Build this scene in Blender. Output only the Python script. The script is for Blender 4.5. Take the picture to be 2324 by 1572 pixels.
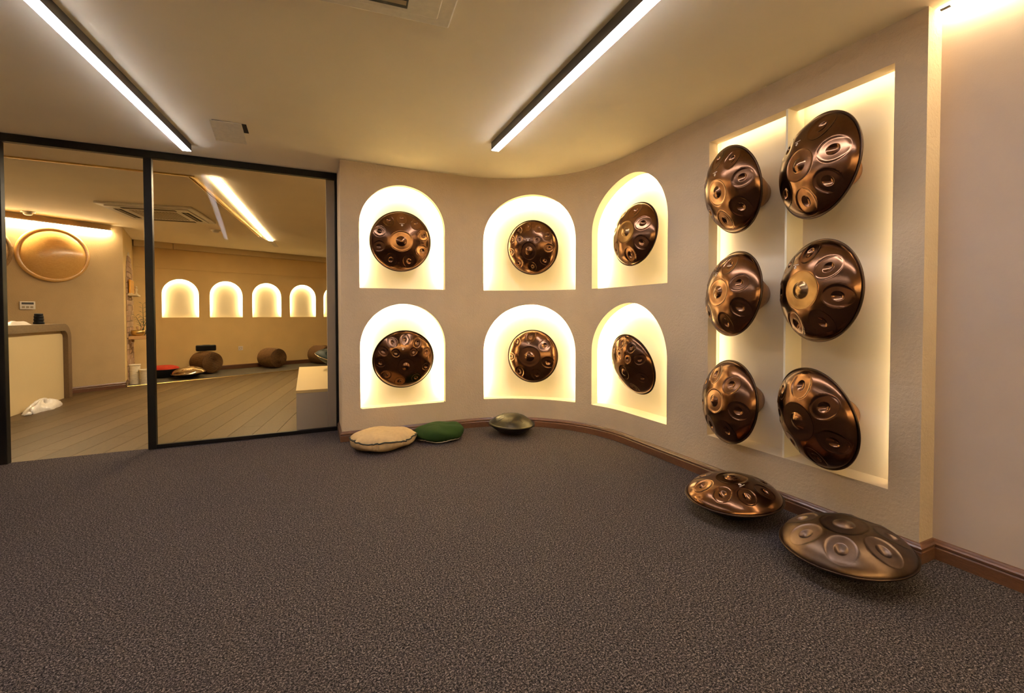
import bpy, bmesh, math, random
import numpy as np
from mathutils import Vector, Matrix, Quaternion

for _o in list(bpy.data.objects):
    bpy.data.objects.remove(_o, do_unlink=True)
random.seed(7)
rng = np.random.default_rng(7)
SC = bpy.context.scene
COL = SC.collection
PI = math.pi

# ------------------------------------------------------------------ camera, world, exposure
cam_d = bpy.data.cameras.new('camera')
cam = bpy.data.objects.new('camera', cam_d)
COL.objects.link(cam)
SC.camera = cam
cam_d.sensor_fit = 'HORIZONTAL'
cam_d.sensor_width = 36.0
cam_d.lens = 36.0 * 1013.1 / 2324.0
cam_d.shift_y = -(786.0 - 735.1) / 2324.0
cam_d.clip_start = 0.02
cam.matrix_world = (Matrix.Translation((0, 0, 1.15)) @ Matrix.Rotation(-0.4312, 4, 'Z')
                    @ Matrix.Rotation(PI / 2 - 0.0213, 4, 'X') @ Matrix.Rotation(-0.0012, 4, 'Z'))

world = bpy.data.worlds.new('world')
SC.world = world
world.use_nodes = True
world.node_tree.nodes['Background'].inputs[0].default_value = (0.02, 0.018, 0.016, 1)
world.node_tree.nodes['Background'].inputs[1].default_value = 1.0
SC.view_settings.view_transform = 'Standard'
SC.view_settings.look = 'None'
SC.view_settings.gamma = 1.0
SC.view_settings.use_curve_mapping = False
SC.view_settings.exposure = 0.70

# lamp strengths
WARM = (1.0, 0.86, 0.53)
COOL = (0.93, 0.92, 1.0)
E_NICHE = 138.0
E_WINDOW = 20.0
E_BACKWALL = 310.0
E_BACKNICHE = 120.0
E_LINEAR = 33.0
E_LINEAR_BACK = 82.0
E_COVE = 36.0
E_COVE_BACK = 170.0

# ------------------------------------------------------------------ materials
MATS = {}


def new_mat(name):
    m = bpy.data.materials.new(name)
    m.use_nodes = True
    nt = m.node_tree
    return m, nt, nt.nodes['Principled BSDF']


def objcoord(nt, scale=(1, 1, 1), loc=(0, 0, 0), rot=(0, 0, 0)):
    tc = nt.nodes.new('ShaderNodeTexCoord')
    mp = nt.nodes.new('ShaderNodeMapping')
    mp.inputs['Scale'].default_value = scale
    mp.inputs['Location'].default_value = loc
    mp.inputs['Rotation'].default_value = rot
    nt.links.new(tc.outputs['Object'], mp.inputs[0])
    return mp.outputs[0]


def noise(nt, vec, scale, detail=2.0, rough=0.5, dist=0.0):
    n = nt.nodes.new('ShaderNodeTexNoise')
    n.inputs['Scale'].default_value = scale
    n.inputs['Detail'].default_value = detail
    n.inputs['Roughness'].default_value = rough
    n.inputs['Distortion'].default_value = dist
    nt.links.new(vec, n.inputs['Vector'])
    return n.outputs['Fac']


def ramp(nt, fac, stops):
    r = nt.nodes.new('ShaderNodeValToRGB')
    e = r.color_ramp.elements
    while len(e) > len(stops):
        e.remove(e[-1])
    while len(e) < len(stops):
        e.new(0.5)
    for el, (p, c) in zip(e, stops):
        el.position = p
        el.color = (*c, 1)
    nt.links.new(fac, r.inputs[0])
    return r.outputs[0]


def bump(nt, b, height, strength, distance):
    n = nt.nodes.new('ShaderNodeBump')
    n.inputs['Strength'].default_value = strength
    n.inputs['Distance'].default_value = distance
    nt.links.new(height, n.inputs['Height'])
    nt.links.new(n.outputs[0], b.inputs['Normal'])


def mat_simple(name, col, rough=0.6, metal=0.0, spec=0.5, coat=0.0):
    m, nt, b = new_mat(name)
    v = objcoord(nt)
    f = noise(nt, v, 35.0, 3.0)
    c0 = tuple(x * 0.93 for x in col)
    c1 = tuple(min(1, x * 1.05) for x in col)
    nt.links.new(ramp(nt, f, [(0.3, c0), (0.7, c1)]), b.inputs['Base Color'])
    b.inputs['Roughness'].default_value = rough
    b.inputs['Metallic'].default_value = metal
    b.inputs['Specular IOR Level'].default_value = spec
    b.inputs['Coat Weight'].default_value = coat
    MATS[name] = m
    return m


def mat_plaster(name, col, bscale=90.0, bstr=0.35, bdist=0.004, var=0.06, rough=0.85):
    m, nt, b = new_mat(name)
    v = objcoord(nt)
    f = noise(nt, v, 2.3, 3.0, 0.6)
    c0 = tuple(x * (1 - var) for x in col)
    c1 = tuple(min(1, x * (1 + var)) for x in col)
    nt.links.new(ramp(nt, f, [(0.3, c0), (0.7, c1)]), b.inputs['Base Color'])
    b.inputs['Roughness'].default_value = rough
    b.inputs['Specular IOR Level'].default_value = 0.25
    h = noise(nt, v, bscale, 4.0, 0.6, 0.4)
    bump(nt, b, h, bstr, bdist)
    MATS[name] = m
    return m


def mat_wood(name, dark, light, scale=(3, 30, 30), rough=0.4, coat=0.0, ring=6.0, spec=0.5):
    m, nt, b = new_mat(name)
    v = objcoord(nt, scale)
    f = noise(nt, v, ring, 5.0, 0.62, 1.2)
    nt.links.new(ramp(nt, f, [(0.25, dark), (0.5, tuple((a + c) / 2 for a, c in zip(dark, light))), (0.75, light)]),
                 b.inputs['Base Color'])
    b.inputs['Roughness'].default_value = rough
    b.inputs['Coat Weight'].default_value = coat
    b.inputs['Coat Roughness'].default_value = 0.15
    b.inputs['Specular IOR Level'].default_value = spec
    bump(nt, b, f, 0.12, 0.001)
    MATS[name] = m
    return m


def mat_metal(name, c0, c1, rough=0.28, spots=None):
    m, nt, b = new_mat(name)
    v = objcoord(nt)
    f = noise(nt, v, 7.0, 4.0, 0.6)
    nt.links.new(ramp(nt, f, [(0.3, c0), (0.7, c1)]), b.inputs['Base Color'])
    b.inputs['Metallic'].default_value = 1.0
    r = nt.nodes.new('ShaderNodeMapRange')
    r.inputs['To Min'].default_value = rough * 0.85
    r.inputs['To Max'].default_value = rough * 1.25
    nt.links.new(noise(nt, v, 22.0, 3.0, 0.6), r.inputs['Value'])
    nt.links.new(r.outputs[0], b.inputs['Roughness'])
    MATS[name] = m
    return m


def mat_emit(name, col, strength):
    m = bpy.data.materials.new(name)
    m.use_nodes = True
    nt = m.node_tree
    nt.nodes.remove(nt.nodes['Principled BSDF'])
    e = nt.nodes.new('ShaderNodeEmission')
    e.inputs[0].default_value = (*col, 1)
    e.inputs[1].default_value = strength
    nt.links.new(e.outputs[0], nt.nodes['Material Output'].inputs[0])
    MATS[name] = m
    return m


def mat_carpet(name, stops, scale=145.0):
    m, nt, b = new_mat(name)
    v = objcoord(nt)
    f = noise(nt, v, scale, 2.5, 0.75, 0.3)
    v2 = objcoord(nt, (1, 1, 1), (3.1, 1.7, 0))
    g = noise(nt, v2, scale * 2.1, 1.0, 0.5)
    mx = nt.nodes.new('ShaderNodeMath')
    mx.operation = 'MULTIPLY_ADD'
    mx.inputs[1].default_value = 0.65
    nt.links.new(f, mx.inputs[0])
    mg = nt.nodes.new('ShaderNodeMath')
    mg.operation = 'MULTIPLY'
    mg.inputs[1].default_value = 0.35
    nt.links.new(g, mg.inputs[0])
    nt.links.new(mg.outputs[0], mx.inputs[2])
    nt.links.new(ramp(nt, mx.outputs[0], stops), b.inputs['Base Color'])
    b.inputs['Roughness'].default_value = 0.95
    b.inputs['Specular IOR Level'].default_value = 0.1
    bump(nt, b, mx.outputs[0], 0.9, 0.012)
    MATS[name] = m
    return m


def mat_glass(name, tint):
    m = bpy.data.materials.new(name)
    m.use_nodes = True
    nt = m.node_tree
    nt.nodes.remove(nt.nodes['Principled BSDF'])
    t = nt.nodes.new('ShaderNodeBsdfTransparent')
    t.inputs[0].default_value = (*tint, 1)
    g = nt.nodes.new('ShaderNodeBsdfGlossy')
    g.inputs['Roughness'].default_value = 0.0
    fr = nt.nodes.new('ShaderNodeFresnel')
    fr.inputs[0].default_value = 1.10
    mx = nt.nodes.new('ShaderNodeMixShader')
    nt.links.new(fr.outputs[0], mx.inputs[0])
    nt.links.new(t.outputs[0], mx.inputs[1])
    nt.links.new(g.outputs[0], mx.inputs[2])
    nt.links.new(mx.outputs[0], nt.nodes['Material Output'].inputs[0])
    MATS[name] = m
    return m


def mat_weave(name, dark, light, scale=40.0):
    m, nt, b = new_mat(name)
    v = objcoord(nt)
    w = nt.nodes.new('ShaderNodeTexWave')
    w.inputs['Scale'].default_value = scale
    w.inputs['Distortion'].default_value = 3.0
    w.inputs['Detail'].default_value = 2.0
    nt.links.new(v, w.inputs['Vector'])
    f = noise(nt, v, 25.0, 4.0, 0.7)
    mx = nt.nodes.new('ShaderNodeMath')
    mx.operation = 'MULTIPLY'
    nt.links.new(w.outputs['Fac'], mx.inputs[0])
    nt.links.new(f, mx.inputs[1])
    nt.links.new(ramp(nt, mx.outputs[0], [(0.08, dark), (0.5, light)]), b.inputs['Base Color'])
    b.inputs['Roughness'].default_value = 0.75
    bump(nt, b, mx.outputs[0], 0.6, 0.006)
    MATS[name] = m
    return m


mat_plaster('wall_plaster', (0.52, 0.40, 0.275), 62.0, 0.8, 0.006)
mat_plaster('wall_smooth', (0.50, 0.395, 0.32), 140.0, 0.18, 0.002)
mat_plaster('ceiling_paint', (0.92, 0.82, 0.62), 160.0, 0.06, 0.001, 0.02)
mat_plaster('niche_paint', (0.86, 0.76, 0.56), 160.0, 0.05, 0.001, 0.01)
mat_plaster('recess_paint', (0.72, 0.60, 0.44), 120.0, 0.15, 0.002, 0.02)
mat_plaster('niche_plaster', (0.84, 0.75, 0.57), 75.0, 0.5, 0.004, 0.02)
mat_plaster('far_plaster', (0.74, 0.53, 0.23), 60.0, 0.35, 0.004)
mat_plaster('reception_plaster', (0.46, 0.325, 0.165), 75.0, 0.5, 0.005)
mat_plaster('grey_paint', (0.42, 0.38, 0.37), 120.0, 0.08, 0.001, 0.02)
mat_plaster('white_paint', (0.64, 0.50, 0.27), 120.0, 0.05, 0.001, 0.02, 0.5)
mat_carpet('carpet', [(0.37, (0.004, 0.003, 0.003)), (0.47, (0.025, 0.019, 0.0185)), (0.56, (0.115, 0.089, 0.085)), (0.66, (0.36, 0.29, 0.275))])
mat_carpet('carpet_grey', [(0.34, (0.05, 0.045, 0.035)), (0.55, (0.16, 0.14, 0.11)), (0.7, (0.30, 0.27, 0.21))])
mat_wood('baseboard_wood', (0.070, 0.028, 0.013), (0.170, 0.072, 0.034), (5, 5, 40), 0.32, 0.3)
mat_wood('mount_wood', (0.15, 0.055, 0.012), (0.34, 0.145, 0.036), (6, 6, 25), 0.45)
mat_wood('plank_a', (0.048, 0.027, 0.009), (0.106, 0.063, 0.024), (28, 2.0, 10), 0.45, 0.0, 6.0, 0.22)
mat_wood('plank_b', (0.058, 0.034, 0.012), (0.124, 0.075, 0.030), (28, 2.0, 10), 0.45, 0.0, 6.0, 0.22)
mat_wood('plank_c', (0.042, 0.024, 0.008), (0.092, 0.054, 0.021), (28, 2.0, 10), 0.45, 0.0, 6.0, 0.22)
mat_wood('desk_wood', (0.085, 0.048, 0.022), (0.19, 0.115, 0.058), (22, 3, 22), 0.4, 0.2)
mat_wood('dish_wood', (0.52, 0.265, 0.06), (0.74, 0.44, 0.14), (3, 30, 30), 0.28, 0.6)
mat_wood('shelf_wood', (0.40, 0.21, 0.07), (0.60, 0.36, 0.15), (5, 5, 30), 0.45)
mat_metal('bronze', (0.102, 0.048, 0.024), (0.165, 0.083, 0.045), 0.20)
mat_metal('bronze_field', (0.130, 0.063, 0.033), (0.205, 0.105, 0.058), 0.17)
mat_metal('bronze_old', (0.075, 0.045, 0.028), (0.14, 0.09, 0.06), 0.34)
mat_metal('bronze_old_field', (0.09, 0.056, 0.038), (0.19, 0.13, 0.10), 0.36)
mat_metal('ding_scuffed', (0.17, 0.095, 0.042), (0.34, 0.22, 0.115), 0.22)
mat_metal('dark_rim', (0.05, 0.03, 0.02), (0.10, 0.064, 0.045), 0.35)
mat_metal('shell_dark', (0.03, 0.022, 0.018), (0.06, 0.045, 0.038), 0.45)
mat_metal('gunmetal', (0.032, 0.028, 0.021), (0.06, 0.053, 0.04), 0.34)
mat_metal('silver_pan', (0.42, 0.33, 0.23), (0.58, 0.47, 0.34), 0.22)
mat_simple('teal_pan', (0.012, 0.022, 0.021), 0.5, 0, 0.12)
mat_metal('brass', (0.55, 0.38, 0.12), (0.75, 0.55, 0.22), 0.3)
mat_simple('mark_print', (0.70, 0.58, 0.48), 0.6)
mat_simple('black_frame', (0.005, 0.004, 0.004), 0.4, 0, 0.15)
mat_simple('black_plastic', (0.007, 0.007, 0.008), 0.45, 0, 0.2)
mat_simple('fixture_body', (0.055, 0.047, 0.045), 0.45)
mat_simple('white_plastic', (0.72, 0.66, 0.56), 0.45)
mat_simple('vent_dark', (0.02, 0.016, 0.012), 0.8)
mat_simple('grille_tan', (0.34, 0.27, 0.17), 0.7)
mat_simple('cushion_beige', (0.50, 0.345, 0.175), 0.92, 0, 0.15)
mat_simple('cushion_green', (0.016, 0.036, 0.009), 0.95, 0, 0.1)
mat_simple('piping_dark', (0.02, 0.022, 0.016), 0.8)
mat_simple('piping_white', (0.72, 0.60, 0.46), 0.8)
mat_simple('red_fabric', (0.55, 0.035, 0.012), 0.75)
mat_simple('brick_clay', (0.42, 0.26, 0.15), 0.85)
mat_simple('brick_clay_pale', (0.50, 0.33, 0.20), 0.85)
mat_simple('mortar', (0.62, 0.50, 0.34), 0.9)
mat_simple('leaf_green', (0.03, 0.07, 0.025), 0.5)
mat_simple('soil_pot', (0.05, 0.035, 0.025), 0.6)
mat_simple('amber', (0.75, 0.33, 0.02), 0.25)
mat_simple('basket_white', (0.78, 0.68, 0.48), 0.8)
mat_simple('screen_grey', (0.06, 0.055, 0.05), 0.35)
mat_simple('bag_film', (0.72, 0.66, 0.58), 0.3, 0, 0.6, 0.3)
mat_simple('poster_pale', (0.55, 0.55, 0.36), 0.6)
mat_weave('rattan', (0.035, 0.014, 0.004), (0.26, 0.125, 0.034), 30.0)
mat_weave('woven_dish', (0.16, 0.09, 0.035), (0.50, 0.33, 0.15), 55.0)
mat_glass('pane_glass', (0.93, 0.90, 0.84))
mat_emit('led_niche', WARM, E_NICHE)
mat_emit('led_window', WARM, E_WINDOW)
mat_emit('led_backwall', WARM, E_BACKWALL)
mat_emit('led_backniche', WARM, E_BACKNICHE)
mat_emit('led_cove', (1.0, 0.80, 0.50), E_COVE)
mat_emit('led_cove_back', (1.0, 0.78, 0.45), E_COVE_BACK)
mat_emit('linear_diffuser', COOL, E_LINEAR)
mat_emit('linear_diffuser_back', (1.0, 0.78, 0.50), E_LINEAR_BACK)
mat_emit('candle_glow', (1.0, 0.72, 0.30), 1.2)


# ------------------------------------------------------------------ mesh helpers
class MB:
    def __init__(self):
        self.v = []
        self.f = []

    def pt(self, p):
        self.v.append((float(p[0]), float(p[1]), float(p[2])))
        return len(self.v) - 1

    def poly(self, pts):
        self.f.append([self.pt(p) for p in pts])

    def box(self, lo, hi, M=None):
        x0, y0, z0 = lo
        x1, y1, z1 = hi
        P = [(x0, y0, z0), (x1, y0, z0), (x1, y1, z0), (x0, y1, z0), (x0, y0, z1), (x1, y0, z1), (x1, y1, z1), (x0, y1, z1)]
        if M is not None:
            P = [M @ Vector(p) for p in P]
        b = [self.pt(p) for p in P]
        for q in ((0, 3, 2, 1), (4, 5, 6, 7), (0, 1, 5, 4), (1, 2, 6, 5), (2, 3, 7, 6), (3, 0, 4, 7)):
            self.f.append([b[i] for i in q])
        return self

    def grid(self, rows, close_u=False):
        # rows: list of lists of points; faces between consecutive rows
        ids = [[self.pt(p) for p in r] for r in rows]
        n = len(ids[0])
        m = n if close_u else n - 1
        for a, b in zip(ids[:-1], ids[1:]):
            for i in range(m):
                j = (i + 1) % n
                self.f.append([a[i], a[j], b[j], b[i]])
        return ids

    def lathe(self, prof, seg=48, M=None, cap0=False, cap1=False):
        rows = []
        for r, z in prof:
            row = []
            for i in range(seg):
                t = 2 * PI * i / seg
                p = Vector((r * math.cos(t), r * math.sin(t), z))
                row.append(M @ p if M is not None else p)
            rows.append(row)
        ids = self.grid(rows, True)
        if cap0:
            self.f.append(ids[0][::-1])
        if cap1:
            self.f.append(ids[-1])
        return self

    def tube(self, pts, r, seg=8, closed=False):
        pts = [Vector(p) for p in pts]
        n = len(pts)
        rows = []
        for i, p in enumerate(pts):
            a = pts[(i - 1) % n] if (closed or i > 0) else p
            b = pts[(i + 1) % n] if (closed or i < n - 1) else p
            t = (b - a).normalized()
            up = Vector((0, 0, 1)) if abs(t.z) < 0.9 else Vector((1, 0, 0))
            x = t.cross(up).normalized()
            y = x.cross(t)
            rr = r[i] if isinstance(r, (list, tuple)) else r
            rows.append([p + rr * (math.cos(2 * PI * k / seg) * x + math.sin(2 * PI * k / seg) * y) for k in range(seg)])
        if closed:
            rows.append(rows[0])
        ids = self.grid(rows, True)
        if not closed:
            self.f.append(ids[0][::-1])
            self.f.append(ids[-1])
        return self

    def prism(self, poly, z0, z1):
        n = len(poly)
        a = [self.pt((x, y, z0)) for x, y in poly]
        b = [self.pt((x, y, z1)) for x, y in poly]
        self.f.append(a[::-1])
        self.f.append(b)
        for i in range(n):
            j = (i + 1) % n
            self.f.append([a[i], a[j], b[j], b[i]])
        return self

    def build(self, name, mat, parent=None, smooth=False, bevel=0.0, merge=False):
        me = bpy.data.meshes.new(name)
        me.from_pydata(self.v, [], self.f)
        if merge or bevel:
            bm = bmesh.new()
            bm.from_mesh(me)
            bmesh.ops.remove_doubles(bm, verts=bm.verts, dist=1e-5)
            if bevel:
                es = [e for e in bm.edges if len(e.link_faces) == 2 and e.calc_face_angle(0) > 0.5]
                bmesh.ops.bevel(bm, geom=es, offset=bevel, segments=2, affect='EDGES', profile=0.5)
            bmesh.ops.recalc_face_normals(bm, faces=bm.faces)
            bm.to_mesh(me)
            bm.free()
        me.materials.append(MATS[mat])
        if smooth:
            me.polygons.foreach_set('use_smooth', [True] * len(me.polygons))
        me.update()
        o = bpy.data.objects.new(name, me)
        COL.objects.link(o)
        if parent is not None:
            o.parent = parent
        return o


def empty(name, loc=(0, 0, 0), M=None):
    o = bpy.data.objects.new(name, None)
    o.empty_display_size = 0.1
    COL.objects.link(o)
    if M is not None:
        o.matrix_world = M
    else:
        o.location = loc
    return o


def tag(o, label=None, cat=None, group=None, kind=None):
    if label:
        o['label'] = label
    if cat:
        o['category'] = cat
    if group:
        o['group'] = group
    if kind:
        o['kind'] = kind
    return o


def struct(o):
    o['kind'] = 'structure'
    return o


def share(o, name, parent, M):
    c = o.copy()
    c.name = name
    COL.objects.link(c)
    c.parent = parent
    c.matrix_local = M
    return c


# ------------------------------------------------------------------ room dimensions (metres)
CZ = 2.539          # ceiling height
GY = 4.757          # glass partition plane
X0, LY = 0.283, 4.295
AX, AY, AR = 1.415, 3.145, 1.15
S1 = AX - X0
S2 = S1 + AR * PI / 2
WEND = 1.07
S3 = S2 + AY - WEND
RX = AX + AR        # straight part of the display wall
NX = 2.685          # recessed wall beyond the display wall
ROOM_Y0, ROOM_XL = -2.6, -3.4


def disp(s, d=0.0):
    if s < S1:
        return X0 + s, LY + d
    if s < S2:
        t = (s - S1) / AR
        return AX + (AR + d) * math.sin(t), AY + (AR + d) * math.cos(t)
    return RX + d, AY - (s - S2)


FA = Vector((-1.62, 11.01))
FD = Vector((0.9236, 0.3835))
FN = Vector((-0.3835, 0.9236))


def farw(s, d=0.0):
    p = FA + FD * s + FN * d
    return p.x, p.y


# ------------------------------------------------------------------ floors and ceiling
struct(MB().prism([(ROOM_XL, ROOM_Y0), (NX + 0.2, ROOM_Y0), (NX + 0.2, 4.775), (ROOM_XL, 4.775)], -0.06, 0.0).build('floor', 'carpet'))
CEIL = struct(MB().box((-5.6, ROOM_Y0 - 0.2, CZ), (5.2, 13.2, CZ + 0.12)).build('ceiling', 'ceiling_paint'))

# wooden floor of the room behind the glass, board by board
FL2 = struct(MB().prism([(-5.2, 4.775), (4.2, 4.775), (4.2, 13.0), (-5.2, 13.0)], -0.06, -0.006).build('floor_wood', 'vent_dark'))


def clip(poly, px, py, nx, ny):
    out = []
    for i in range(len(poly)):
        a, b = poly[i], poly[(i + 1) % len(poly)]
        da = (a[0] - px) * nx + (a[1] - py) * ny
        db = (b[0] - px) * nx + (b[1] - py) * ny
        if da >= 0:
            out.append(a)
        if (da >= 0) != (db >= 0):
            t = da / (da - db)
            out.append((a[0] + (b[0] - a[0]) * t, a[1] + (b[1] - a[1]) * t))
    return out


ST = Vector((2.44, 1.236)).normalized()          # edge of the carpet strip along the far wall
SP = (-2.269, 9.269)
pd = Vector((0.172, 0.985)).normalized()
pn = Vector((pd.y, -pd.x))
pw, pl = 0.205, 1.38
org = Vector((-1.12, 4.87))
k = 0
for i in range(-18, 16):
    for j in range(-3, 6):
        u0 = i * pw + 0.0018
        u1 = (i + 1) * pw - 0.0018
        sh = (i * 0.618 % 1.0) * pl
        v0 = j * pl + sh - 1.2 + 0.0015
        v1 = v0 + pl - 0.003
        q = [org + pn * a + pd * b for a, b in ((u0, v0), (u1, v0), (u1, v1), (u0, v1))]
        q = [(p.x, p.y) for p in q]
        q = clip(q, 0, 4.777, 0, 1)
        if len(q) > 2:
            q = clip(q, SP[0], SP[1], ST.y, -ST.x)
        if len(q) > 2:
            q = clip(q, -4.0, 0, 1, 0)
        if len(q) > 2:
            q = clip(q, 1.9, 0, -1, 0)
        if len(q) > 2:
            MB().prism(q[::-1] if False else q, -0.006, 0.0).build('floor_plank', ('plank_a', 'plank_b', 'plank_c')[(i * 7 + j * 3) % 3], FL2)
            k += 1
# carpet strip along the far wall
a = Vector(SP) - ST * 2.6
b = Vector(SP) + ST * 6.5
nn = Vector((-ST.y, ST.x)) * 2.4
MB().prism([tuple(a), tuple(b), tuple(b + nn), tuple(a + nn)], -0.006, 0.004).build('carpet_strip', 'carpet_grey', FL2)
MB().tube([(a.x, a.y, 0.003), (b.x, b.y, 0.003)], 0.006, 6).build('edge_trim', 'brass', FL2)


# ------------------------------------------------------------------ walls with arched niches
def arch_top(s, s0, s1, za):
    r = (s1 - s0) / 2
    c = (s0 + s1) / 2
    x = max(-r, min(r, s - c))
    return za - r + math.sqrt(max(0.0, r * r - x * x))


def samples(s0, s1, n):
    # denser towards the ends so that the arch springs smoothly
    return [(s0 + s1) / 2 - (s1 - s0) / 2 * math.cos(PI * i / n) for i in range(n + 1)]


def pierced_wall(name, path, sa, sb, holes, mat, breaks=(), step=0.12):
    """holes: list of columns (s0, s1, [(zbottom, ztop_function), ...])"""
    mb = MB()
    cols = sorted(holes, key=lambda h: h[0])
    cur = sa
    segs = []
    for h in cols:
        segs.append((cur, h[0], None))
        segs.append((h[0], h[1], h))
        cur = h[1]
    segs.append((cur, sb, None))
    for s0, s1, h in segs:
        if s1 - s0 < 1e-6:
            continue
        if h is None:
            n = max(1, int((s1 - s0) / step))
            ss = [s0 + (s1 - s0) * i / n for i in range(n + 1)]
            for bq in breaks:
                if s0 + 1e-4 < bq < s1 - 1e-4:
                    ss = sorted(ss + [bq])
            for a_, b_ in zip(ss[:-1], ss[1:]):
                pa, pb = path(a_), path(b_)
                mb.poly([(*pa, 0), (*pb, 0), (*pb, CZ), (*pa, CZ)])
        else:
            ss = samples(s0, s1, 40)
            for a_, b_ in zip(ss[:-1], ss[1:]):
                pa, pb = path(a_), path(b_)
                za = zb = 0.0
                for zbot, ftop in h[2]:
                    mb.poly([(*pa, za), (*pb, zb), (*pb, zbot), (*pa, zbot)])
                    za, zb = ftop(a_), ftop(b_)
                mb.poly([(*pa, za), (*pb, zb), (*pb, CZ), (*pa, CZ)])
    return mb.build(name, mat, merge=True)


def niche(path, s0, s1, zb, za, depth, gap, parent, led, lipmat='niche_plaster', ex=0.05):
    r = (s1 - s0) / 2
    c = (s0 + s1) / 2
    zs = za - r

    def outline(e, n=36):
        pts = [(s0 - e, zb + 0.0)]
        for i in range(7):
            pts.append((s0 - e, zb + (zs - zb) * (i + 1) / 7))
        for i in range(1, n):
            t = PI - PI * i / n
            pts.append((c + (r + e) * math.cos(t), zs + (r + e) * math.sin(t)))
        for i in range(8):
            pts.append((s1 + e, zs + (zb - zs) * i / 7))
        return pts

    def P(sz, d):
        x, y = path(sz[0], d)
        return (x, y, sz[1])

    o0, o1 = outline(0), outline(ex)
    # lip (reveal) and back of lip
    lip = MB()
    lip.grid([[P(p, 0) for p in o0], [P(p, depth) for p in o0]])
    lip.grid([[P(p, depth) for p in o0], [P(p, depth) for p in o1]])
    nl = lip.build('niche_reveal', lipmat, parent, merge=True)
    # cavity side, sill and back panel
    cav = MB()
    cav.grid([[P(p, depth) for p in o1], [P(p, depth + gap) for p in o1]])
    ss = samples(s0 - ex, s1 + ex, 40)
    cav.grid([[P((s, zb), 0 if s0 <= s <= s1 else depth) for s in ss], [P((s, zb), depth + gap) for s in ss]])
    rr = r + ex
    top = [zs + math.sqrt(max(0, rr * rr - (s - c) ** 2)) for s in ss]
    cav.grid([[P((s, zb), depth + gap) for s in ss], [P((s, t), depth + gap) for s, t in zip(ss, top)]])
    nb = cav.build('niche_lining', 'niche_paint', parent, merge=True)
    # concealed light line behind the lip
    i0, i1 = outline(ex * 0.30), outline(ex * 0.62)
    ml = MB()
    ml.grid([[P(p, depth + 0.006) for p in i0[1:-1]], [P(p, depth + 0.006) for p in i1[1:-1]]])
    ml.build('led_strip', led, nb)
    return nb


NW = [(0.160, 0.965), (S1 + AR * 0.2014, S1 + AR * 1.036), (S1 + AR * 1.192, S2 + (AY - 2.668))]
NDEPTH = [0.060, 0.080, 0.105]
LOW, UP = (0.282, 1.252), (1.396, 2.372)
WS0, WS1, WZ0, WZ1 = S2 + AY - 2.277, S2 + AY - 1.195, 0.297, 2.349
holes = []
for s0, s1 in NW:
    holes.append((s0, s1, [(LOW[0], lambda s, a=s0, b=s1: arch_top(s, a, b, LOW[1])), (UP[0], lambda s, a=s0, b=s1: arch_top(s, a, b, UP[1]))]))
holes.append((WS0, WS1, [(WZ0, lambda s: WZ1)]))
WALL = struct(pierced_wall('wall_right', disp, 0.0, S3, holes, 'wall_plaster', breaks=(S1, S2), step=0.05))
GAP = 0.075
for (s0, s1), dp in zip(NW, NDEPTH):
    for z0, z1 in (LOW, UP):
        niche(disp, s0, s1, z0, z1, dp, GAP, WALL, 'led_niche')
# end faces of the display wall
mb = MB()
mb.poly([(X0, LY, 0), (X0, LY, CZ), (X0, GY - 0.03, CZ), (X0, GY - 0.03, 0)])
mb.build('wall_end', 'wall_plaster', WALL)
mb = MB()
mb.poly([(RX, WEND, 0), (NX, WEND, 0), (NX, WEND, CZ), (RX, WEND, CZ)])
mb.build('wall_return', 'wall_plaster', WALL)

# tall rectangular display recess: a thin lip hides the light lines behind it
WD = 0.150
yA, yB = AY - (WS0 - S2), AY - (WS1 - S2)      # far jamb, near jamb
LIPD, LE = 0.085, 0.030


def rect(e):
    return [(yA + e, WZ0), (yA + e, WZ1 + e), (yB - e, WZ1 + e), (yB - e, WZ0)]


mb = MB()
r0_, r1_ = rect(0), rect(LE)
mb.grid([[(RX, y, z) for y, z in r0_], [(RX + LIPD, y, z) for y, z in r0_]])
mb.grid([[(RX + LIPD, y, z) for y, z in r0_], [(RX + LIPD, y, z) for y, z in r1_]])
mb.grid([[(RX + LIPD, y, z) for y, z in r1_], [(RX + WD, y, z) for y, z in r1_]])
mb.poly([(RX, yA, WZ0), (RX, yB, WZ0), (RX + LIPD, yB, WZ0), (RX + LIPD, yA, WZ0)])
mb.poly([(RX + LIPD, yA + LE, WZ0), (RX + LIPD, yB - LE, WZ0), (RX + WD, yB - LE, WZ0), (RX + WD, yA + LE, WZ0)])
mb.poly([(RX + WD, yA + LE, WZ0), (RX + WD, yB - LE, WZ0), (RX + WD, yB - LE, WZ1 + LE), (RX + WD, yA + LE, WZ1 + LE)])
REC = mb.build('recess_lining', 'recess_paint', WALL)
YDIV = 1.717
MB().box((RX + 0.002, YDIV, WZ0), (RX + WD, YDIV + 0.012, WZ1 + LE)).build('recess_divider', 'niche_paint', WALL)
xl = RX + LIPD + 0.003
for y0, y1, z0, z1 in ((yA + 0.006, yA + 0.016, WZ0 + 0.02, WZ1), (yB - 0.016, yB - 0.006, WZ0 + 0.02, WZ1),
                       (yB, YDIV - 0.02, WZ1 + 0.006, WZ1 + 0.016), (YDIV + 0.03, yA, WZ1 + 0.006, WZ1 + 0.016)):
    MB().box((xl, y0, z0), (xl + 0.002, y1, z1)).build('led_strip', 'led_window', REC)

# recessed wall beyond, and the walls out of view
struct(MB().box((NX, ROOM_Y0, 0), (NX + 0.12, WEND, CZ)).build('wall_recessed', 'wall_smooth'))
def backw(s, d=0.0):
    return NX - s, ROOM_Y0 - d


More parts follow.
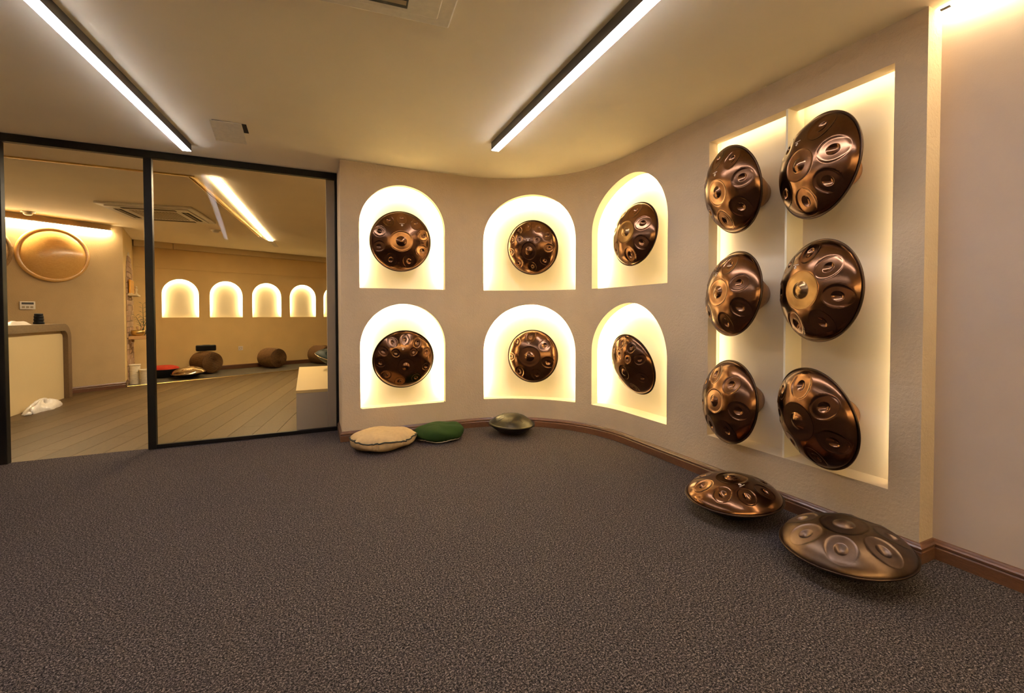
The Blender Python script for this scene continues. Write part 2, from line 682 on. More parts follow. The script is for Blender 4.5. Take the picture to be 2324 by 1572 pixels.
BN = [(0.50 + 1.14 * i, 1.28 + 1.14 * i) for i in range(5)]
bh_ = [(s0, s1, [(1.10, lambda s, a=s0, b=s1: arch_top(s, a, b, 2.05))]) for s0, s1 in BN]
WBK = struct(pierced_wall('wall_back', backw, 0.0, NX - ROOM_XL, bh_, 'wall_plaster', step=0.5))
for s0, s1 in BN:
    niche(backw, s0, s1, 1.10, 2.05, 0.02, 0.08, WBK, 'led_backwall')
struct(MB().box((ROOM_XL - 0.12, ROOM_Y0, 0), (ROOM_XL, GY + 0.02, CZ)).build('wall_left', 'wall_smooth'))


# ------------------------------------------------------------------ baseboards
BPROF = [(0.0, 0.0), (0.017, 0.0), (0.017, 0.052), (0.013, 0.058), (0.017, 0.063), (0.018, 0.072), (0.012, 0.078), (0.010, 0.083), (0.006, 0.090), (0.0, 0.092)]


def baseboard(name, pts, mat='baseboard_wood', parent=None):
    """pts: polyline [(x,y)], board on its right-hand side"""
    rows = []
    n = len(pts)
    for i, p in enumerate(pts):
        p = Vector(p)
        a_ = Vector(pts[max(0, i - 1)])
        b_ = Vector(pts[min(n - 1, i + 1)])
        t0 = (p - a_).normalized() if i > 0 else (b_ - p).normalized()
        t1 = (b_ - p).normalized() if i < n - 1 else t0
        n0 = Vector((t0.y, -t0.x))
        n1 = Vector((t1.y, -t1.x))
        m = (n0 + n1)
        m = m.normalized() / max(0.3, (m.normalized()).dot(n0))
        rows.append([(p.x + m.x * o, p.y + m.y * o, z) for o, z in BPROF])
    mb = MB()
    mb.grid(rows)
    return mb.build(name, mat, parent)


bp = [(X0, GY - 0.04), (X0, LY)] + [disp(S1 * i / 6) for i in range(1, 7)] + [disp(S1 + (S2 - S1) * i / 40) for i in range(1, 41)]
bp += [(RX, AY - (AY - WEND) * i / 8) for i in range(1, 9)] + [(NX, WEND), (NX, ROOM_Y0)]
struct(baseboard('baseboard_right', bp))
struct(baseboard('baseboard_back', [(NX, ROOM_Y0), (ROOM_XL, ROOM_Y0)]))
struct(baseboard('baseboard_left', [(ROOM_XL, ROOM_Y0), (ROOM_XL, GY - 0.05)]))

# ------------------------------------------------------------------ glass partition
GP = struct(empty('window_1', (0, GY, 0)))


def gbox(nm, lo, hi, mat='black_frame', bev=0.003):
    lo = (lo[0], lo[1] - GY, lo[2])
    hi = (hi[0], hi[1] - GY, hi[2])
    return MB().box(lo, hi).build(nm, mat, GP, bevel=bev)


gbox('top_rail', (ROOM_XL, GY - 0.025, CZ - 0.062), (X0, GY + 0.025, CZ))
gbox('bottom_rail', (-1.182, GY - 0.02, 0.0), (X0, GY + 0.02, 0.036))
gbox('mullion', (-1.238, GY - 0.025, 0), (-1.182, GY + 0.025, CZ - 0.062))
gbox('door_post', (-2.155, GY - 0.025, 0), (-2.107, GY + 0.03, CZ - 0.062))
gbox('end_post', (X0 - 0.022, GY - 0.025, 0.036), (X0 - 0.001, GY + 0.025, CZ - 0.062))
gbox('pane', (-1.182, GY - 0.005, 0.036), (X0 - 0.022, GY + 0.005, CZ - 0.062), 'pane_glass', 0)
gbox('pane', (ROOM_XL, GY - 0.005, 0.62), (-2.155, GY + 0.005, CZ - 0.062), 'pane_glass', 0)
gbox('cross_rail', (ROOM_XL, GY - 0.02, 1.285), (-2.155, GY + 0.02, 1.325))
gbox('cross_rail', (ROOM_XL, GY - 0.02, 1.02), (-2.155, GY + 0.02, 1.045))
gbox('kick_panel', (ROOM_XL, GY - 0.02, 0.0), (-2.155, GY + 0.02, 0.60), 'black_plastic')
gbox('cross_rail', (ROOM_XL, GY - 0.022, 0.60), (-2.155, GY + 0.022, 0.625), 'white_plastic')

# grey stub wall behind the glass, continuing out of sight behind the display wall
struct(MB().box((0.186, 4.79, 0), (4.2, 4.86, CZ)).build('wall_stub', 'grey_paint'))

# ------------------------------------------------------------------ ceiling fixtures


def linear_light(name, p0, p1, w, h, mat, label, lit=1.0, flush=False):
    p0, p1 = Vector(p0), Vector(p1)
    L = (p1 - p0).length
    ang = math.atan2(p1.y - p0.y, p1.x - p0.x)
    M = Matrix.Translation((p0.x, p0.y, CZ)) @ Matrix.Rotation(ang, 4, 'Z')
    root = tag(empty(name, M=M), label, 'ceiling light', 'linear ceiling lights')
    MB().box((0, -w / 2, -h), (L, w / 2, 0)).build('housing', 'fixture_body' if not flush else 'white_plastic', root, bevel=0.001)
    MB().box((0.002, -w / 2 + 0.002, -h - 0.004), (L * lit - 0.002, w / 2 - 0.002, -h - 0.0005)).build('diffuser', mat, root)
    return root


linear_light('linear_light', (-0.870, 4.425), (-1.272, 0.2), 0.062, 0.055, 'linear_diffuser', 'long glowing ceiling light bar at the left, ending near the glass partition')
linear_light('linear_light', (1.402, 3.372), (1.293, 0.1), 0.064, 0.06, 'linear_diffuser', 'long glowing ceiling light bar pointing at the curved wall')
linear_light('linear_light', (-0.835, 5.36), (-0.545, 10.3), 0.075, 0.006, 'linear_diffuser_back', 'slim light strip in the ceiling behind the glass', lit=0.835, flush=True)

# cove light at the right
CV = struct(empty('trim_1', (NX, 0, CZ)))
MB().box((-0.058, ROOM_Y0, -0.006), (-0.004, WEND - 0.012, -0.002)).build('cove_strip', 'led_cove', CV)
MB().box((-0.060, WEND - 0.05, -0.013), (-0.045, WEND - 0.015, -0.007)).build('end_clip', 'vent_dark', CV)

# ceiling air conditioners


def cassette(loc, rot, size, label, grp):
    M = Matrix.Translation((*loc, CZ)) @ Matrix.Rotation(rot, 4, 'Z')
    root = tag(empty('air_conditioner', M=M), label, 'air conditioner', grp)
    s = size / 2
    MB().box((-s, -s, -0.028), (s, s, 0)).build('frame', 'white_plastic', root, bevel=0.008)
    q = s * 0.86
    MB().box((-q, -q, -0.040), (q, q, -0.0285)).build('panel', 'white_plastic', root, bevel=0.005)
    g = s * 0.50
    gr = MB().box((-g, -g, -0.043), (g, g, -0.0405)).build('intake_grille', 'grille_tan', root)
    for i in range(14):
        u = -g + 2 * g * (i + 0.5) / 14
        MB().box((u - 0.004, -g, -0.047), (u + 0.004, g, -0.0432)).build('slat', 'white_plastic', gr)
    for kk in range(4):
        R = Matrix.Rotation(kk * PI / 2, 4, 'Z')
        sl = MB().box((-q * 0.66, q * 0.74, -0.0425), (q * 0.66, q * 0.92, -0.0403), R).build('air_slot', 'vent_dark', root)
        MB().box((-q * 0.64, q * 0.80, -0.046), (q * 0.64, q * 0.86, -0.0427), R @ Matrix.Translation((0, 0, 0))).build('louver', 'grille_tan', sl)
    return root


cassette((0.115, 1.655), math.radians(-5), 0.95, 'white ceiling air conditioner cut off by the top edge', 'ceiling air conditioners')
cassette((-1.78, 7.52), math.radians(-6), 1.02, 'white ceiling air conditioner in the room behind the glass', 'ceiling air conditioners')

# vent with its slanted deflector plate
VD = tag(empty('ceiling_vent', (-0.515, 3.8, CZ)), 'small ceiling vent with slanted white deflector plate near the left light bar', 'vent')
MB().box((-0.085, 0.0, -0.004), (0.128, 0.17, 0.0)).build('vent_opening', 'vent_dark', VD)
mb = MB()
t = 0.004
q = [(-0.098, 0.0, -0.004), (0.100, -0.015, -0.004), (0.105, 0.27, -0.052), (-0.101, 0.27, -0.052)]
mb.poly([(x, y, z - t) for x, y, z in q])
mb.poly([(x, y, z) for x, y, z in q[::-1]])
for i in range(4):
    j = (i + 1) % 4
    a_, b_ = q[i], q[j]
    mb.poly([a_, b_, (b_[0], b_[1], b_[2] - t), (a_[0], a_[1], a_[2] - t)])
mb.build('deflector', 'white_plastic', VD, merge=True)

# detectors
for (x, y), lab in (((-1.34, 8.7), 'small round smoke detector on the ceiling beside the air conditioner behind the glass'),
                    ((-3.39, 8.2), 'small round smoke detector on the ceiling above the wooden wall dish')):
    o = tag(empty('smoke_detector', (x, y, CZ)), lab, 'smoke detector', 'smoke detectors')
    MB().lathe([(0.0, -0.012), (0.07, -0.012), (0.075, 0.0)], 24).build('base', 'white_plastic', o, True)
    MB().lathe([(0.0, -0.045), (0.03, -0.045), (0.045, -0.035), (0.048, -0.012)], 24).build('sensor_head', 'white_plastic', o, True)

# brass curtain track in the back room
CT = tag(empty('curtain_track', (-1.03, 5.41, CZ)), 'thin gold track on the ceiling behind the glass, turning a corner', 'curtain track')
MB().box((-2.3, -0.012, -0.014), (0.0, 0.012, 0.0)).build('rail', 'brass', CT)
mb = MB()
Lr = Vector((0.30, 3.6)).length
M = Matrix.Rotation(math.atan2(3.6, 0.30), 4, 'Z')
mb.box((0, -0.024, -0.012), (Lr, 0.024, 0.0), M)
mb.box((0, -0.024, -0.022), (Lr, -0.018, -0.012), M)
mb.box((0, 0.018, -0.022), (Lr, 0.024, -0.012), M)
mb.build('rail', 'brass', CT)

# ------------------------------------------------------------------ handpans
HP_H = 0.40


def frame_from_normal(n, spin=0.0):
    n = Vector(n).normalized()
    up = Vector((0, 0, 1)) if abs(n.z) < 0.95 else Vector((0, 1, 0))
    x = up.cross(n).normalized()
    y = n.cross(x)
    return Matrix((x, y, n)).transposed().to_4x4()


def dome(r):
    return HP_H * np.clip(1 - (r / 0.965) ** 2.15, 0, None) ** 0.64


def dome_grad(r):
    return float(dome(np.array(r + 1e-3)) - dome(np.array(r - 1e-3))) / 2e-3


class PanShape:
    """Top shell of radius 1: dome with flattened tone fields, dimples and a central dome."""

    def __init__(self, tones, ding=(0, 0), ding_a=0.32, ding_in=0.47, dent=0.115, ding_h=0.06):
        self.items = []
        for (x, y, a) in tones:
            self.items.append(self._mk(x, y, a, False))
        if ding_a:
            self.items.append(self._mk(ding[0], ding[1], ding_a, True))
        self.ding_in, self.dent, self.ding_h = ding_in, dent, ding_h

    def _mk(self, x, y, a, ding):
        r = math.hypot(x, y)
        er = np.array([x, y]) / r if r > 1e-3 else np.array([1.0, 0.0])
        et = np.array([-er[1], er[0]])
        zc = float(dome(np.array(r)))
        g = dome_grad(r) * er if r > 1e-3 else np.zeros(2)
        t = np.linspace(0, 2 * PI, 24, endpoint=False)
        ar, at = a * 1.06, a * 0.97
        bx = x + ar * np.cos(t) * er[0] + at * np.sin(t) * et[0]
        by = y + ar * np.cos(t) * er[1] + at * np.sin(t) * et[1]
        off = float(np.mean(dome(np.hypot(bx, by)) - (zc + g[0] * (bx - x) + g[1] * (by - y))))
        return dict(c=(x, y), er=er, et=et, ar=ar, at=at, zc=zc, g=g, off=off, ding=ding, a=a)

    def dist(self, it, X, Y):
        dx, dy = X - it['c'][0], Y - it['c'][1]
        u = (dx * it['er'][0] + dy * it['er'][1]) / it['ar']
        v = (dx * it['et'][0] + dy * it['et'][1]) / it['at']
        return np.sqrt(u * u + v * v)

    def height(self, X, Y, sink=0.0):
        Z = dome(np.hypot(X, Y))
        for it in self.items:
            d = self.dist(it, X, Y)
            m = d < 1.0
            if not m.any():
                continue
            pl_ = it['zc'] + it['g'][0] * (X - it['c'][0]) + it['g'][1] * (Y - it['c'][1]) + it['off']
            w = np.clip((1.0 - d) / 0.16, 0, 1)
            w = w * w * (3 - 2 * w) * 0.62
            Zf = Z * (1 - w) + pl_ * w - 0.006 * np.clip((1 - d) / 0.06, 0, 1)
            k_ = self.ding_in if it['ding'] else 0.43
            dd = np.clip(d / k_, 0, 1)
            if it['ding']:
                Zf = Zf + self.ding_h * (1 - dd ** 2.2)
            else:
                Zf = Zf - self.dent * it['a'] * (1 - dd ** 2.0) * 2.0
            Z = np.where(m, Zf - sink * np.clip((1 - d) / 0.05, 0, 1), Z)
        return Z


def np_mesh(name, V, F, mat, parent, smooth=True):
    me = bpy.data.meshes.new(name)
    me.from_pydata([tuple(map(float, v)) for v in V], [], F)
    me.materials.append(MATS[mat])
    if smooth:
        me.polygons.foreach_set('use_smooth', [True] * len(me.polygons))
    me.update()
    o = bpy.data.objects.new(name, me)
    COL.objects.link(o)
    o.parent = parent
    return o


def polar_faces(nr, ns, closed_center=True):
    F = []
    for i in range(nr - 1):
        for j in range(ns):
            k_ = (j + 1) % ns
            F.append([i * ns + j, (i + 1) * ns + j, (i + 1) * ns + k_, i * ns + k_])
    if closed_center:
        F.append([j for j in range(ns)])
    return F


def handpan(M, R, tones, label, group, cat='handpan', ding=(0, 0), ding_a=0.32, mats=('bronze', 'bronze_field', 'dark_rim', 'shell_dark'),
            mark=None, mark_flip=False, bottom_depth=0.40, hires=True, name='handpan', seg=176, rings=66, ding_mat=None):
    root = tag(empty(name, M=M), label, cat, group)
    sh = PanShape(tones, ding, ding_a)
    # top shell
    rr = 0.965 * np.sin(np.linspace(0.012, PI / 2, rings))
    th = np.linspace(0, 2 * PI, seg, endpoint=False)
    RR, TT = np.meshgrid(rr, th, indexing='ij')
    X, Y = (RR * np.cos(TT)).ravel(), (RR * np.sin(TT)).ravel()
    Z = sh.height(X, Y, 0.006) + 0.012
    V = np.stack([X, Y, Z], 1) * R
    np_mesh('top_shell', V, polar_faces(len(rr), seg), mats[0], root)
    # tone fields and ding as separate pieces
    fr_t = [0.02, 0.12, 0.22, 0.32, 0.39, 0.43, 0.47, 0.56, 0.68, 0.78, 0.86, 0.92, 0.96, 1.0]
    fr_d = [0.02, 0.12, 0.22, 0.32, 0.41, 0.47, 0.52, 0.60, 0.70, 0.80, 0.87, 0.93, 0.97, 1.0]
    ns = 36 if hires else 20
    for it in sh.items:
        fr = np.array(fr_d if it['ding'] else fr_t)
        tt = np.linspace(0, 2 * PI, ns, endpoint=False)
        FR, T2 = np.meshgrid(fr * 0.997, tt, indexing='ij')
        u, v = FR * np.cos(T2) * it['ar'], FR * np.sin(T2) * it['at']
        PX = (it['c'][0] + u * it['er'][0] + v * it['et'][0]).ravel()
        PY = (it['c'][1] + u * it['er'][1] + v * it['et'][1]).ravel()
        PZ = sh.height(PX, PY) + 0.012 + 0.0022
        np_mesh('ding' if it['ding'] else 'tone_field', np.stack([PX, PY, PZ], 1) * R, polar_faces(len(fr), ns), (ding_mat if it['ding'] and ding_mat else mats[1]), root)
    # rim
    MB().lathe([(0.965 * R, 0.012 * R), (0.982 * R, 0.014 * R), (0.994 * R, 0.018 * R), (1.0 * R, 0.012 * R), (1.0 * R, -0.010 * R),
                (0.99 * R, -0.018 * R), (0.96 * R, -0.012 * R), (0.965 * R, -0.012 * R)], 96).build('rim', mats[2], root, True)
    # bottom shell with its round port
    prof = [(0.965 * R * x, -0.012 * R - bottom_depth * R * (1 - x ** 2.1)) for x in (1.0, 0.95, 0.88, 0.8, 0.7, 0.6, 0.5, 0.4, 0.3, 0.22)]
    zl = prof[-1][1]
    prof += [(0.19 * R, zl + 0.01 * R), (0.18 * R, zl + 0.08 * R)]
    MB().lathe(prof, 64).build('bottom_shell', mats[3], root, True)
    if mark:
        mx, my = mark
        sg = -1 if mark_flip else 1
        mk = MB()

        def onsurf(px, py):
            z = float(sh.height(np.array([px]), np.array([py]))[0]) + 0.012 + 0.003
            return (px * R, py * R, z * R)
        for i in range(20):
            a0, a1 = 2 * PI * i / 20, 2 * PI * (i + 1) / 20
            mk.poly([onsurf(mx + 0.014 * math.cos(a0), my + 0.014 * math.sin(a0)), onsurf(mx + 0.031 * math.cos(a0), my + 0.031 * math.sin(a0)),
                     onsurf(mx + 0.031 * math.cos(a1), my + 0.031 * math.sin(a1)), onsurf(mx + 0.014 * math.cos(a1), my + 0.014 * math.sin(a1))])
        for i in range(7):     # wordmark: a row of tiny, unreadable letters
            cx = mx + sg * (i - 3) * 0.023
            cy = my - sg * 0.052
            for dx in ((-0.007, 0.0, 0.0035), (0.007, 0.0, 0.0035)) if i % 2 == 0 else ((-0.008, -0.002, 0.003), (0.008, 0.002, 0.003)):
                mk.poly([onsurf(cx + dx[0] - dx[2], cy + 0.009), onsurf(cx + dx[0] + dx[2], cy + 0.009),
                         onsurf(cx + dx[1] + dx[2], cy - 0.009), onsurf(cx + dx[1] - dx[2], cy - 0.009)])
        mk.build('maker_mark', 'mark_print', root)
    return root


def nvec(az, el):
    a_, e_ = math.radians(az), math.radians(el)
    return Vector((math.cos(e_) * math.cos(a_), math.cos(e_) * math.sin(a_), math.sin(e_)))


PANS = {
    'P1': ((0.797, 4.195, 1.824), 0.276, -96.9, -6.0, [(-0.4, 0.643), (0.019, 0.718), (0.48, 0.576), (-0.682, 0.298), (0.721, 0.214), (-0.701, -0.18), (0.684, -0.279), (-0.33, -0.605), (0.254, -0.636)], (0.021, 0.518)),
    'P2': ((0.814, 4.175, 0.736), 0.280, -92.5, -13.7, [(-0.403, 0.66), (-0.015, 0.75), (0.378, 0.631), (-0.678, 0.372), (-0.308, 0.344), (0.25, 0.372), (0.694, 0.302), (-0.765, -0.019), (0.709, -0.197), (-0.588, -0.427), (-0.158, -0.655), (0.382, -0.569)], (-0.088, 0.476)),
    'P3': ((2.044, 3.957, 1.813), 0.268, -137.5, -8.6, [(-0.414, 0.654), (-0.022, 0.764), (0.36, 0.673), (-0.693, 0.343), (-0.355, 0.325), (0.321, 0.265), (0.675, 0.372), (-0.764, -0.108), (0.714, -0.048), (-0.463, -0.535), (0.066, -0.683), (0.542, -0.493)], (-0.009, 0.277)),
    'P4': ((2.490, 2.961, 1.817), 0.266, 181.1, 6.5, [(-0.343, 0.693), (0.217, 0.622), (0.624, 0.18), (0.61, -0.389), (0.149, -0.703), (-0.546, -0.462), (-0.70, 0.20)], None),
    'P5': ((2.064, 3.992, 0.732), 0.265, -135.6, 3.0, [(-0.558, 0.536), (-0.006, 0.722), (0.541, 0.419), (0.682, -0.207), (0.255, -0.674), (-0.433, -0.599), (-0.773, -0.033)], (-0.048, 0.478)),
    'P6': ((2.450, 2.930, 0.737), 0.262, 178.2, -16.1, [(-0.02, 0.773), (0.413, 0.654), (-0.471, 0.579), (-0.089, 0.452), (0.277, 0.327), (0.692, 0.3), (-0.68, 0.068), (0.638, -0.267), (0.15, -0.67), (-0.516, -0.576)], None),
    'W1': ((2.460, 2.002, 1.935), 0.271, 162.8, -10.7, [(-0.02, 0.742), (0.46, 0.60), (0.715, 0.12), (0.52, -0.469), (-0.05, -0.656), (-0.60, -0.35), (-0.58, 0.45)], (-0.006, 0.42)),
    'W2': ((2.460, 1.483, 1.929), 0.271, 161.2, 2.2, [(0.342, 0.611), (0.657, 0.078), (0.545, -0.453), (0.047, -0.698), (-0.483, -0.422), (-0.511, 0.481)], (-0.126, 0.45)),
    'W3': ((2.470, 1.999, 1.280), 0.271, 163.2, 5.2, [(-0.428, 0.60), (0.199, 0.616), (0.597, 0.189), (0.638, -0.348), (0.183, -0.69), (-0.50, -0.50), (-0.72, 0.06)], (-0.18, 0.42)),
    'W4': ((2.460, 1.469, 1.274), 0.271, 161.7, 1.1, [(-0.51, 0.55), (0.032, 0.727), (0.517, 0.393), (0.703, -0.138), (0.376, -0.608), (-0.265, -0.648), (-0.719, 0.01)], (-0.20, 0.46)),
    'W5': ((2.480, 2.029, 0.587), 0.268, 164.4, 4.5, [(-0.167, 0.622), (0.434, 0.447), (0.687, -0.10), (0.329, -0.63), (-0.28, -0.64), (-0.66, -0.15), (-0.62, 0.38)], None),
    'W6': ((2.460, 1.476, 0.598), 0.271, 160.9, -9.0, [(-0.531, 0.521), (0.043, 0.693), (0.56, 0.372), (0.654, -0.259), (0.168, -0.701), (-0.42, -0.56), (-0.70, 0.0)], None),
}
BIG = {'P1': 0.170, 'P2': 0.138, 'P3': 0.138, 'P4': 0.215, 'P5': 0.205, 'P6': 0.150, 'W1': 0.195, 'W2': 0.235, 'W3': 0.195, 'W4': 0.215, 'W5': 0.205, 'W6': 0.225}
DOFF = {'P2': (0.02, -0.11), 'P3': (0.0, -0.11), 'P6': (0.0, -0.13)}
DA = {'P1': 0.335, 'P2': 0.27, 'P3': 0.30, 'P4': 0.35, 'P5': 0.38, 'P6': 0.22, 'W1': 0.30, 'W2': 0.31, 'W3': 0.33, 'W4': 0.38, 'W5': 0.29, 'W6': 0.37}
LABELS = {
    'P1': 'bronze handpan with nine tone fields in the upper arched niche next to the glass partition',
    'P2': 'bronze handpan with twelve small tone fields in the lower arched niche above the beige cushion',
    'P3': 'bronze handpan with many small tone fields in the upper middle arched niche',
    'P4': 'bronze handpan with large pale central dome in the upper arched niche nearest the tall recess',
    'P5': 'bronze handpan with seven tone fields in the lower middle arched niche above the dark drum',
    'P6': 'bronze handpan tilted downward in the lower arched niche nearest the tall recess',
    'W1': 'bronze handpan hung at the top of the far column of the tall lit recess',
    'W2': 'large bronze handpan hung at the top of the near column of the tall lit recess',
    'W3': 'bronze handpan hung in the middle of the far column of the tall lit recess',
    'W4': 'bronze handpan with scuffed golden ding in the middle of the recess near column',
    'W5': 'bronze handpan hung at the bottom of the far column of the tall lit recess',
    'W6': 'dark bronze handpan hung at the bottom of the near column of the tall lit recess',
}
for key, (c, R, az, el, tn, mark) in PANS.items():
    n = nvec(az, el)
    M = Matrix.Translation(c) @ frame_from_normal(n)
    a0 = BIG[key]
    tones = []
    dx0, dy0 = DOFF.get(key, (0, 0))
    for (x, y) in tn:
        a_ = a0
        rr_ = math.hypot(x, y)
        if rr_ < 0.5:
            a_ *= 0.88
        if y < -0.25:
            a_ *= 1.12
        if key == 'P1' and y < -0.5:
            a_ *= 1.08
        lim = 0.94 - rr_
        tones.append((x, y, min(a_, lim / 1.06) if lim > 0.08 else 0.08))
    # keep neighbouring fields apart
    for i in range(len(tones)):
        for j in range(len(tones)):
            if i != j:
                d = math.hypot(tones[i][0] - tones[j][0], tones[i][1] - tones[j][1])
                sm = (tones[i][2] + tones[j][2]) * 1.04
                if sm > d:
                    f_ = d / sm
                    tones[i] = (*tones[i][:2], tones[i][2] * f_)
                    tones[j] = (*tones[j][:2], tones[j][2] * f_)
    da = DA[key]
    for (x, y, a_) in tones:
        da = min(da, (math.hypot(x - dx0, y - dy0) - a_ * 1.06) / 1.05)
    da = max(da, 0.2)
    pan = handpan(M, R, tones, LABELS[key], 'handpans hung on the display wall', ding=(dx0, dy0), ding_a=da, mark=mark, mark_flip=True, ding_mat='ding_scuffed' if key in ('P4', 'W4') else None)
    # wooden mount between the pan and the back panel
    if key in ('P1', 'P2'):
        wn, wp = Vector((0, 1, 0)), Vector((0, LY + NDEPTH[0] + GAP, 0))
    elif key in ('P3', 'P5'):
        th_ = math.atan2(c[0] - AX, c[1] - AY)
        wn = Vector((math.sin(th_), math.cos(th_), 0))
        wp = Vector((AX, AY, 0)) + wn * (AR + NDEPTH[1] + GAP - 0.002)
    elif key in ('P4', 'P6'):
        wn, wp = Vector((1, 0, 0)), Vector((RX + NDEPTH[2] + GAP, 0, 0))
    else:
        wn, wp = Vector((1, 0, 0)), Vector((RX + WD, 0, 0))
    mb = MB()
    rows = []
    cc = Vector(c)
    ey_ = Vector((0, 0, 1))
    ex_ = ey_.cross(wn)
    k0 = {'P4': 0.20, 'P6': 0.22}.get(key, 0.36 if key.startswith('P') else 0.48)
    dn = n.dot(wn)
    mprof = ((k0 * 0.85, 0.0), (k0, 0.0), (k0 * 1.02, 0.12), (k0 * 0.90, 0.55), (k0 * 0.62, 1.0), (k0 * 0.3, 1.0))
    if key in ('P4', 'P6'):      # wide head on a slim stem
        mprof = ((0.34, 0.0), (0.41, 0.0), (0.42, 0.12), (0.36, 0.20), (0.13, 0.32), (0.10, 1.0))
    for (rad, tfrac) in mprof:
        row = []
        for i in range(48):
            t = 2 * PI * i / 48
            lat = (ex_ * math.cos(t) + ey_ * math.sin(t)) * rad * R
            q0 = lat - wn * (lat.dot(n) / dn)                      # on the rim plane
            rq = min(0.9, q0.length / R / 0.965)
            sd = (0.012 * R + 0.40 * R * (1 - rq ** 2.1) + 0.001) / abs(dn)
            start = cc + q0 + wn * sd
            L = max(0.004, (wp - start).dot(wn) - 0.001)
            slant = Vector((0, 0.17, 0)) * max(0.0, tfrac - 0.2) / 0.8 if key in ('P4', 'P6') else Vector((0, 0, 0))
            row.append(start + wn * L * tfrac + slant)
        rows.append(row)
    Mi = M.inverted()
    mb.grid([[Mi @ p for p in r] for r in rows], True)
    mo = mb.build('wooden_mount', 'mount_wood', pan, True, merge=True)
    if key.startswith('W') or key == 'P6':
        mo['label'] = 'orange-brown wooden mount'

# handpans on the carpet


def ring_tones(angs, rad, a):
    return [(rad * math.cos(math.radians(t)), rad * math.sin(math.radians(t)), a) for t in angs]


n1 = Vector((-0.075, -0.006, 0.997)).normalized()
handpan(Matrix.Translation((2.222, 1.787, 0.109)) @ frame_from_normal(n1), 0.258, ring_tones((158, 203, 243, 286, 330, 15, 60, 108), 0.665, 0.185),
        'polished bronze handpan lying on the carpet against the baseboard, under the tall recess', 'handpans lying on the carpet',
        ding_a=0.31, mark=(-0.145, -0.31))
n2 = Vector((-0.088, 0.0, 0.996)).normalized()
handpan(Matrix.Translation((2.195, 1.183, 0.108)) @ frame_from_normal(n2), 0.256, ring_tones((103, 154, 205, 259, 310, 1, 52), 0.665, 0.235),
        'scuffed brown handpan lying on the carpet at the wall corner, nearest the camera', 'handpans lying on the carpet',
        ding_a=0.345, mats=('bronze_old', 'bronze_old_field', 'dark_rim', 'shell_dark'))

# small dark tongue drum
DR = 0.222
n3 = Vector((0.02, -0.03, 1)).normalized()
drum = tag(empty('tongue_drum', M=Matrix.Translation((1.79, 3.90, 0.098)) @ frame_from_normal(n3)), 'small dark grey lens-shaped tongue drum on the carpet by the curved wall', 'drum')
prof = [(0.93 * DR * x, 0.014 + 0.37 * DR * (1 - x ** 2.5)) for x in np.linspace(0.0, 1.0, 24)]
MB().lathe(prof, 96).build('top_shell', 'gunmetal', drum, True)
MB().lathe([(0.93 * DR, 0.014), (DR, 0.010), (DR, -0.004), (0.93 * DR, -0.010)], 96).build('rim', 'gunmetal', drum, True)
MB().lathe([(0.93 * DR * x, -0.010 - 0.40 * DR * (1 - x ** 2.2)) for x in np.linspace(1.0, 0.02, 24)], 64).build('bottom_shell', 'shell_dark', drum, True)
for k in range(8):
    th0 = 2 * PI * k / 8 + 0.25
    mb = MB()
    pts = []
    for i in range(15):
        u = -1 + 2 * i / 14
        rr_ = DR * (0.40 + 0.34 * (1 - u * u) ** 0.5)
        an = th0 + 0.24 * u * (0.62 / (rr_ / DR)) * 0.75
        pts.append((rr_ * math.cos(an), rr_ * math.sin(an), 0.0145 + 0.37 * DR * (1 - (rr_ / (0.93 * DR)) ** 2.5)))
    mb.tube(pts, 0.0013, 5)
    mb.build('tongue_slit', 'vent_dark', drum)

# ------------------------------------------------------------------ floor cushions


def cushion(name, loc, R, H, rot, tilt, mat, pipmat, seam, label, wr=0.010, seed=1):
    M = Matrix.Translation(loc) @ Matrix.Rotation(rot, 4, 'Z')
    root = tag(empty(name, M=M), label, 'cushion', 'round floor cushions')
    rg = np.random.default_rng(seed)
    nt_, nl = 128, 34
    ph = rg.uniform(0, 2 * PI, 8)
    fr_ = np.array([3, 5, 17, 23, 31, 38, 44, 52])
    am = np.array([0.35, 0.25, 0.8, 0.9, 1.0, 0.8, 0.7, 0.5])
    rows = []
    for j in range(nl + 1):
        la = -PI / 2 + PI * j / nl
        cr = abs(math.cos(la)) ** 0.62
        sr = math.copysign(abs(math.sin(la)) ** 0.85, math.sin(la))
        row = []
        for i in range(nt_):
            t = 2 * PI * i / nt_
            wv = float((am * np.sin(fr_ * t + ph + 0.8 * math.sin(2 * la + t))).sum()) / 3.0
            fall = math.exp(-((la - seam) / 0.55) ** 2)
            big = 0.02 * math.sin(2 * t + ph[0]) + 0.015 * math.sin(3 * t + ph[1])
            r_ = R * cr * (1 + big) + wr * wv * fall * cr
            z = H / 2 * (1 + sr) + tilt * r_ * math.cos(t) / R * (0.5 + 0.5 * sr) * (1 if sr > -0.6 else 0.3)
            z += 0.006 * math.sin(5 * t + ph[3] + 3 * la) * cr
            row.append((r_ * math.cos(t) * 1.06, r_ * math.sin(t) * 0.94, max(0.0, z)))
        rows.append(row)
    mb = MB()
    mb.grid(rows, True)
    mb.build('cover', mat, root, True)
    js = int(round((seam + PI / 2) / PI * nl))
    ring = []
    for i in range(nt_):
        p = Vector(rows[js][i])
        o = Vector((p.x, p.y, 0)).normalized()
        ring.append(p + o * 0.003)
    pb = MB()
    pb.tube(ring, 0.0055, 8, True)
    pb.build('piping', pipmat, root, True)
    return root


cushion('floor_cushion', (0.60, 3.985, 0), 0.262, 0.150, 0.2, -0.012, 'cushion_beige', 'piping_dark', 0.18, 'round beige floor cushion with dark piping', 0.016, 3)
cushion('floor_cushion', (1.108, 4.03, 0), 0.222, 0.135, -0.4, 0.014, 'cushion_green', 'piping_white', -0.72, 'round dark green floor cushion with white piping', 0.006, 5)

